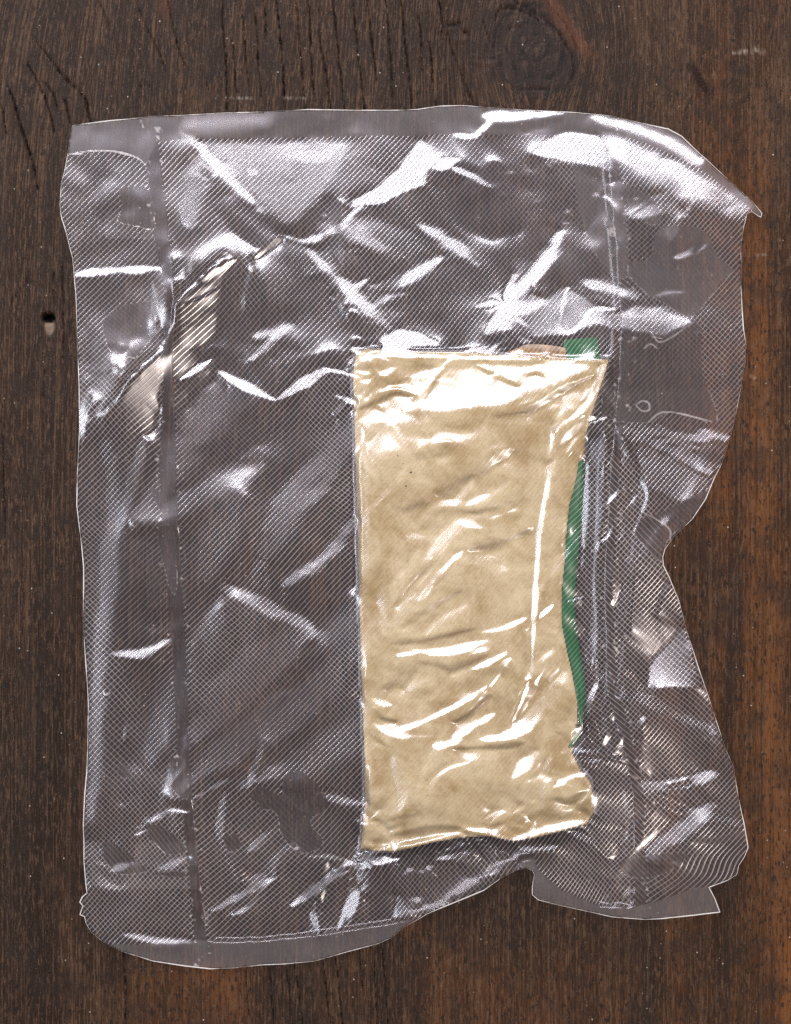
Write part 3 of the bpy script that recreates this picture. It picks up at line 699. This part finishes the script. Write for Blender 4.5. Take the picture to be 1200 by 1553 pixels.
# ---- film material
def film_mat(name, phase_name, line_k, bump_k, haze_k, spec_k, tint, line_mask=True):
    t = NT(name)
    ph = t.attr(phase_name)
    f = t.math('FRACT', ph)
    d = t.math('ABSOLUTE', t.math('SUBTRACT', f, .5))
    prof = t.math('SUBTRACT', 1.0, t.step(.055, .185, d))
    msk = t.attr("emboss")
    pos = t.n('ShaderNodeNewGeometry').outputs['Position']
    nn = t.n('ShaderNodeTexNoise', {'Vector': pos, 'Scale': 90.0, 'Detail': 4.0, 'Roughness': .6}).outputs[0]
    ln = t.math('MULTIPLY', prof, msk)
    vn = t.attr("vein"); hz = t.attr("haze")
    rough_pos = t.n('ShaderNodeTexNoise', {'Vector': pos, 'Scale': 1500.0, 'Detail': 2.0}).outputs[0]
    hgt = t.math('ADD', ln, t.math('ADD', t.math('MULTIPLY', vn, 1.2), t.math('MULTIPLY', rough_pos, .10)))
    bmp = t.n('ShaderNodeBump', {'Strength': 1.0, 'Distance': bump_k, 'Height': hgt}).outputs[0]
    gl1 = t.n('ShaderNodeBsdfGlossy', {'Color': (1, 1, 1, 1), 'Roughness': t.math('ADD', .13, t.math('MULTIPLY', ln, .20)), 'Normal': bmp}).outputs[0]
    gl2 = t.n('ShaderNodeBsdfGlossy', {'Color': (.94, .89, 1, 1), 'Roughness': .27, 'Normal': bmp}).outputs[0]
    gl = t.shader(.56, gl1, gl2)
    df = t.n('ShaderNodeBsdfDiffuse', {'Color': (.86, .80, .80, 1)}).outputs[0]
    tl = t.n('ShaderNodeBsdfTranslucent', {'Color': (.86, .80, .80, 1)}).outputs[0]
    sc_ = t.shader(.5, df, tl)
    tr = t.n('ShaderNodeBsdfTransparent', {'Color': (*tint, 1)}).outputs[0]
    amt = t.math('ADD', t.math('MULTIPLY', ln, t.math('MULTIPLY', line_k, t.math('ADD', .55, t.math('MULTIPLY', nn, .9)))),
          t.math('ADD', t.math('MULTIPLY', vn, .5), t.math('ADD', haze_k, t.math('MULTIPLY', hz, .075))), clamp=True)
    body = t.shader(amt, tr, sc_)
    # the same reflectance from either side of the thin film (Schlick)
    inc = t.n('ShaderNodeNewGeometry').outputs['Incoming']
    cosn = t.math('ABSOLUTE', t.n('ShaderNodeVectorMath', {0: inc, 1: bmp}, operation='DOT_PRODUCT').outputs['Value'])
    fr = t.math('ADD', .04, t.math('MULTIPLY', .96, t.math('POWER', t.math('SUBTRACT', 1.0, cosn, clamp=True), 5.0)))
    fr = t.math('MULTIPLY', fr, spec_k, clamp=True)
    return t.done(t.shader(fr, body, gl))
M_FRONT = film_mat("embossed_clear_film", "phase", .125, .00003, .0015, 1.4, (.93, .92, .93))
M_BACK = film_mat("clear_back_film", "phase", .17, .00003, .003, .6, (.98, .975, .98))
e = NT("cut_plastic_edge")
M_EDGE = e.done(e.shader(.20, e.n('ShaderNodeBsdfTransparent', {'Color': (1, 1, 1, 1)}).outputs[0], e.n('ShaderNodeBsdfPrincipled', {'Base Color': (.82, .78, .76, 1), 'Roughness': .2}).outputs[0]))

# ---- normals from the whole height field, so parts join without a seam
hx = np.gradient(film, st, axis=1); hy = np.gradient(film, st, axis=0)
NRM = np.stack([-hx, hy, np.ones_like(hx)], -1); NRM /= np.linalg.norm(NRM, axis=-1)[..., None]

cell = lambda m: m[:-1, :-1] & m[1:, :-1] & m[:-1, 1:] & m[1:, 1:]
anyc = lambda m: m[:-1, :-1]
CI = cell(IN)

bag = empty("vacuum_bag", (0, 0, 0), "clear embossed plastic vacuum bag, crumpled and sealed round the beige packet, lying on dark wood", "bag")
sealLc = anyc(dL <= wL); sealRc = anyc(dR <= wR)
xL = np.interp(Y, [p[1] for p in SEAL_L], [p[0] for p in SEAL_L]); xR = np.interp(Y, [p[1] for p in SEAL_R], [p[0] for p in SEAL_R])
topc = anyc(inside(X, Y, TOPB)); botc = anyc(inside(X, Y, BOTB))
lab = np.zeros(CI.shape, int)
lab[anyc(X < xL)] = 1; lab[anyc(X > xR)] = 2
lab[topc] = 3; lab[botc] = 4
lab[sealLc] = 5; lab[sealRc] = 6
at = {"phase": phase, "emboss": mline, "vein": vein, "haze": haze}
for k, nm, lb in [(0, "front_film", None), (1, "side_flap", "narrow left flap of film outside the heat seal"), (2, "side_flap", "wide crumpled right flap of film outside the heat seal"),
              (3, "end_seal", "smooth unembossed band along the top edge"), (4, "end_seal", "smooth unembossed band along the bottom edge"),
              (5, "side_seal", "smooth left heat seal running top to bottom"), (6, "side_seal", "crooked right heat seal beside the packet")]:
    o = link(nm, grid_mesh(nm, G, film, CI & (lab == k), at, NRM), M_FRONT, bag)
    if lb: o["label"] = lb

# ---- back film: same outline, lies on the wood and rises to meet the front at the welds and edges
G2 = Grid(84, 1164, 150, 1479, 3.0)
sub = lambda a: a[::2, ::2][:G2.shape[0], :G2.shape[1]]
weld = np.clip(np.exp(-edge_d / 14) + np.exp(-np.minimum(np.maximum(dL - wL, 0), np.maximum(dR - wR, 0)) / 8) + (X < xL) * .8 + (X > xR) * .8 + band, 0, 1)
bw_ = 1.2 + np.abs(noise(G.shape, 14)) * 1.2 + .8 * np.abs(noise(G.shape, 40))
back = bw_ * (1 - weld) + (film - 1.0) * weld
back = np.minimum(back, film - .7); back = np.where(pin, np.minimum(back, .6), back); back = np.maximum(blur(back, .8), .45)
back = np.minimum(back, film - .5)
at2 = {"phase": sub(phase_b), "emboss": sub(cross), "vein": sub(vein * 0), "haze": sub(haze * .5)}
link("back_film", grid_mesh("back_film", G2, sub(back), cell(sub(IN)), at2), M_BACK, bag)

# ---- cut edge of the film, all the way round
ep = []
O = OUT + [OUT[0]]
for (x0, y0), (x1, y1) in zip(O[:-1], O[1:]):
    n = max(2, int(math.hypot(x1 - x0, y1 - y0) / 3))
    for k in range(n): ep.append((x0 + (x1 - x0) * k / n, y0 + (y1 - y0) * k / n))
ep.append(O[0])
ep = np.array(ep)
ji = np.clip(((ep[:, 1] - G.y0) / st).round().astype(int), 0, G.shape[0] - 1); ii = np.clip(((ep[:, 0] - G.x0) / st).round().astype(int), 0, G.shape[1] - 1)
ez = film[ji, ii]
kk = np.ones(7) / 7; ez = np.convolve(np.pad(ez, 3, mode='wrap'), kk, 'valid')
er = (.45 + .45 * np.convolve(np.pad(rng.standard_normal(len(ep)), 10, mode='wrap'), np.ones(21) / 6, 'valid')).clip(.06, 1.0) * S
link("cut_edge", tube("cut_edge", np.stack([wx(ep[:, 0]), wy(ep[:, 1]), ez * S], 1), er), M_EDGE, bag)

# ================================================================= PACKET
pk = empty("food_packet", (wx(715), wy(900), 0), "flat packet of beige paste with a green zip strip, sealed inside the clear bag", "packet")
def pk_link(name, me, mat):
    o = link(name, me, mat, pk)
    o.matrix_parent_inverse = pk.matrix_world.inverted() if False else o.matrix_parent_inverse
    o.location = (-wx(715), -wy(900), 0)
    return o

f = NT("beige_paste")
pos = f.n('ShaderNodeNewGeometry').outputs['Position']
n1 = f.n('ShaderNodeTexNoise', {'Vector': pos, 'Scale': 55.0, 'Detail': 5.0, 'Roughness': .62, 'Distortion': .6}).outputs[0]
n2 = f.n('ShaderNodeTexNoise', {'Vector': pos, 'Scale': 420.0, 'Detail': 4.0, 'Roughness': .65}).outputs[0]
n3 = f.n('ShaderNodeTexNoise', {'Vector': pos, 'Scale': 2200.0, 'Detail': 2.0}).outputs[0]
c = f.mix(f.step(.30, .70, n1), (.180, .124, .054), (.305, .248, .155))
n4 = f.n('ShaderNodeTexNoise', {'Vector': pos, 'Scale': 170.0, 'Detail': 5.0, 'Roughness': .7, 'Distortion': 1.2}).outputs[0]
c = f.mix(f.math('MULTIPLY', f.step(.44, .72, n4), .28), c, (.160, .104, .042))
c = f.mix(f.math('MULTIPLY', f.step(.56, .38, n4), .22), c, (.31, .26, .17))
c = f.mix(f.math('MULTIPLY', f.step(.45, .75, n2), .26), c, (.14, .088, .034))
c = f.mix(f.math('MULTIPLY', f.step(.58, .74, n3), .16), c, (.14, .085, .035))
bm = f.n('ShaderNodeBump', {'Strength': .28, 'Distance': .0005, 'Height': f.math('ADD', n2, f.math('MULTIPLY', n3, .07))}).outputs[0]
M_PASTE = f.done(f.n('ShaderNodeBsdfPrincipled', {'Base Color': c, 'Roughness': .8, 'Normal': bm, 'Specular IOR Level': .08, 'Coat Weight': .0, 'Coat Roughness': .3}).outputs[0])
link_cells = cell(pk_sd > -1.6)
pk_link("filling", grid_mesh("filling", G, np.maximum(fill, .9), link_cells), M_PASTE)
pf = film_mat("clear_pouch_film", "phase", .0, .00008, .008, .4, (.985, .98, .965))
pouch = np.minimum(fill + .6, film - .35); pouch = np.where(pk_sd > 1, pouch, np.minimum(np.maximum(fill + .6, 2.0), film - .35))
G3 = G2
edge_m = sub(pk_sd) > -7
z0 = 0 * X
pk_link("pouch_film", grid_mesh("pouch_film", G3, sub(pouch), cell(edge_m), {"phase": sub(z0), "emboss": sub(z0), "vein": sub(.35 * np.exp(-((pk_sd + 4) / 2.2) ** 2)), "haze": sub(z0 + .6 * (pk_sd < 2))}), pf)

g = NT("green_zip_plastic")
M_GREEN = g.done(g.n('ShaderNodeBsdfPrincipled', {'Base Color': (.0055, .055, .017, 1), 'Roughness': .35, 'Specular IOR Level': .5}).outputs[0])
b = NT("brown_paste_fold")
bp = b.n('ShaderNodeNewGeometry').outputs['Position']
bn = b.n('ShaderNodeTexNoise', {'Vector': bp, 'Scale': 300.0, 'Detail': 3.0}).outputs[0]
M_BROWN = b.done(b.n('ShaderNodeBsdfPrincipled', {'Base Color': b.mix(b.step(.35, .65, bn), (.085, .043, .013), (.17, .095, .036)), 'Roughness': .45}).outputs[0])

def strip(name, left, right, mat, lift=0.0, thick=4.0, n=48):
    """A flat moulded strip between two edge lines, with a raised double rib, real thickness."""
    L = np.array(smooth_poly(left, 10)); R = np.array(smooth_poly(right, 10))
    t = np.linspace(0, 1, n)
    res = lambda A: np.stack([np.interp(t, np.linspace(0, 1, len(A)), A[:, k]) for k in (0, 1)], 1)
    L, R = res(L), res(R)
    us = np.linspace(0, 1, 9); prof = np.array([0, .55, .75, 1.0, .7, 1.0, .75, .55, 0])
    co = []
    for a, r in zip(L, R):
        for u, p in zip(us, prof):
            x, y = a + (r - a) * u
            j = int(np.clip(round((y - G.y0) / st), 0, G.shape[0] - 1)); i = int(np.clip(round((x - G.x0) / st), 0, G.shape[1] - 1))
            top = film[j, i] - .7 - lift
            co.append((wx(x), wy(y), max(.9, top - thick + thick * p) * S))
    q = []
    m = len(us)
    for a in range(n - 1):
        for u in range(m - 1):
            q.append((a * m + u, (a + 1) * m + u, (a + 1) * m + u + 1, a * m + u + 1))
    base_n = len(co)
    co2 = [(c_[0], c_[1], max(.8 * S, c_[2] - thick * S)) for c_ in co]
    q += [(x[3] + base_n, x[2] + base_n, x[1] + base_n, x[0] + base_n) for x in q]
    return raw_mesh(name, np.array(co + co2), np.array(q))
o = pk_link("zip_strip", strip("zip_strip", [(872,700),(866,735),(858,775),(854,830),(851,880),(848,935),(853,965),(862,1000),(869,1040),(873,1075),(876,1098)],
       [(886,700),(884,735),(882,775),(877,830),(873,880),(871,935),(876,970),(881,1000),(886,1040),(885,1075),(881,1098)], M_GREEN), M_GREEN)
o["label"] = "long green zip strip down the right side"
o = pk_link("zip_strip", strip("zip_strip", [(855,517),(852,532),(849,549)], [(904,513),(906,530),(908,549)], M_GREEN, n=14), M_GREEN)
o["label"] = "green end of the zip strip folded up behind the top edge"
o = pk_link("zip_strip", strip("zip_strip", [(872,1108),(864,1120),(858,1132)], [(880,1105),(877,1118),(868,1128)], M_GREEN, n=10), M_GREEN)
o["label"] = "short green tail of the zip strip near the lower right corner"
pk_link("folded_flap", strip("folded_flap", [(770,535),(785,529),(800,524),(830,525),(856,529)], [(772,546),(786,549),(800,551),(830,552),(858,552)], M_BROWN, n=30, thick=3), M_BROWN)

# specks of pepper in the paste
s_ = NT("dark_speck"); M_SPECK = s_.done(s_.n('ShaderNodeBsdfPrincipled', {'Base Color': (.03, .024, .018, 1), 'Roughness': .6}).outputs[0])
for x, y, r in [(623,717,1.9),(615.5,737.5,1.6),(603,692,1.1),(609,760,.8),(611,704,.7),(608,711,.8)]:
    j = int((y - G.y0) / st); i = int((x - G.x0) / st)
    z = fill[j, i]
    n1_, n2_ = 8, 5; co = []; q = []
    for a in range(n2_ + 1):
        th = math.pi * a / n2_
        for k in range(n1_):
            ph_ = 2 * math.pi * k / n1_
            co.append((wx(x) + r * S * math.sin(th) * math.cos(ph_), wy(y) + r * S * .8 * math.sin(th) * math.sin(ph_), z * S + .6 * r * S * math.cos(th)))
    for a in range(n2_):
        for k in range(n1_): q.append((a * n1_ + k, (a + 1) * n1_ + k, (a + 1) * n1_ + (k + 1) % n1_, a * n1_ + (k + 1) % n1_))
    pk_link("speck", raw_mesh("speck", np.array(co), np.array(q)), M_SPECK)
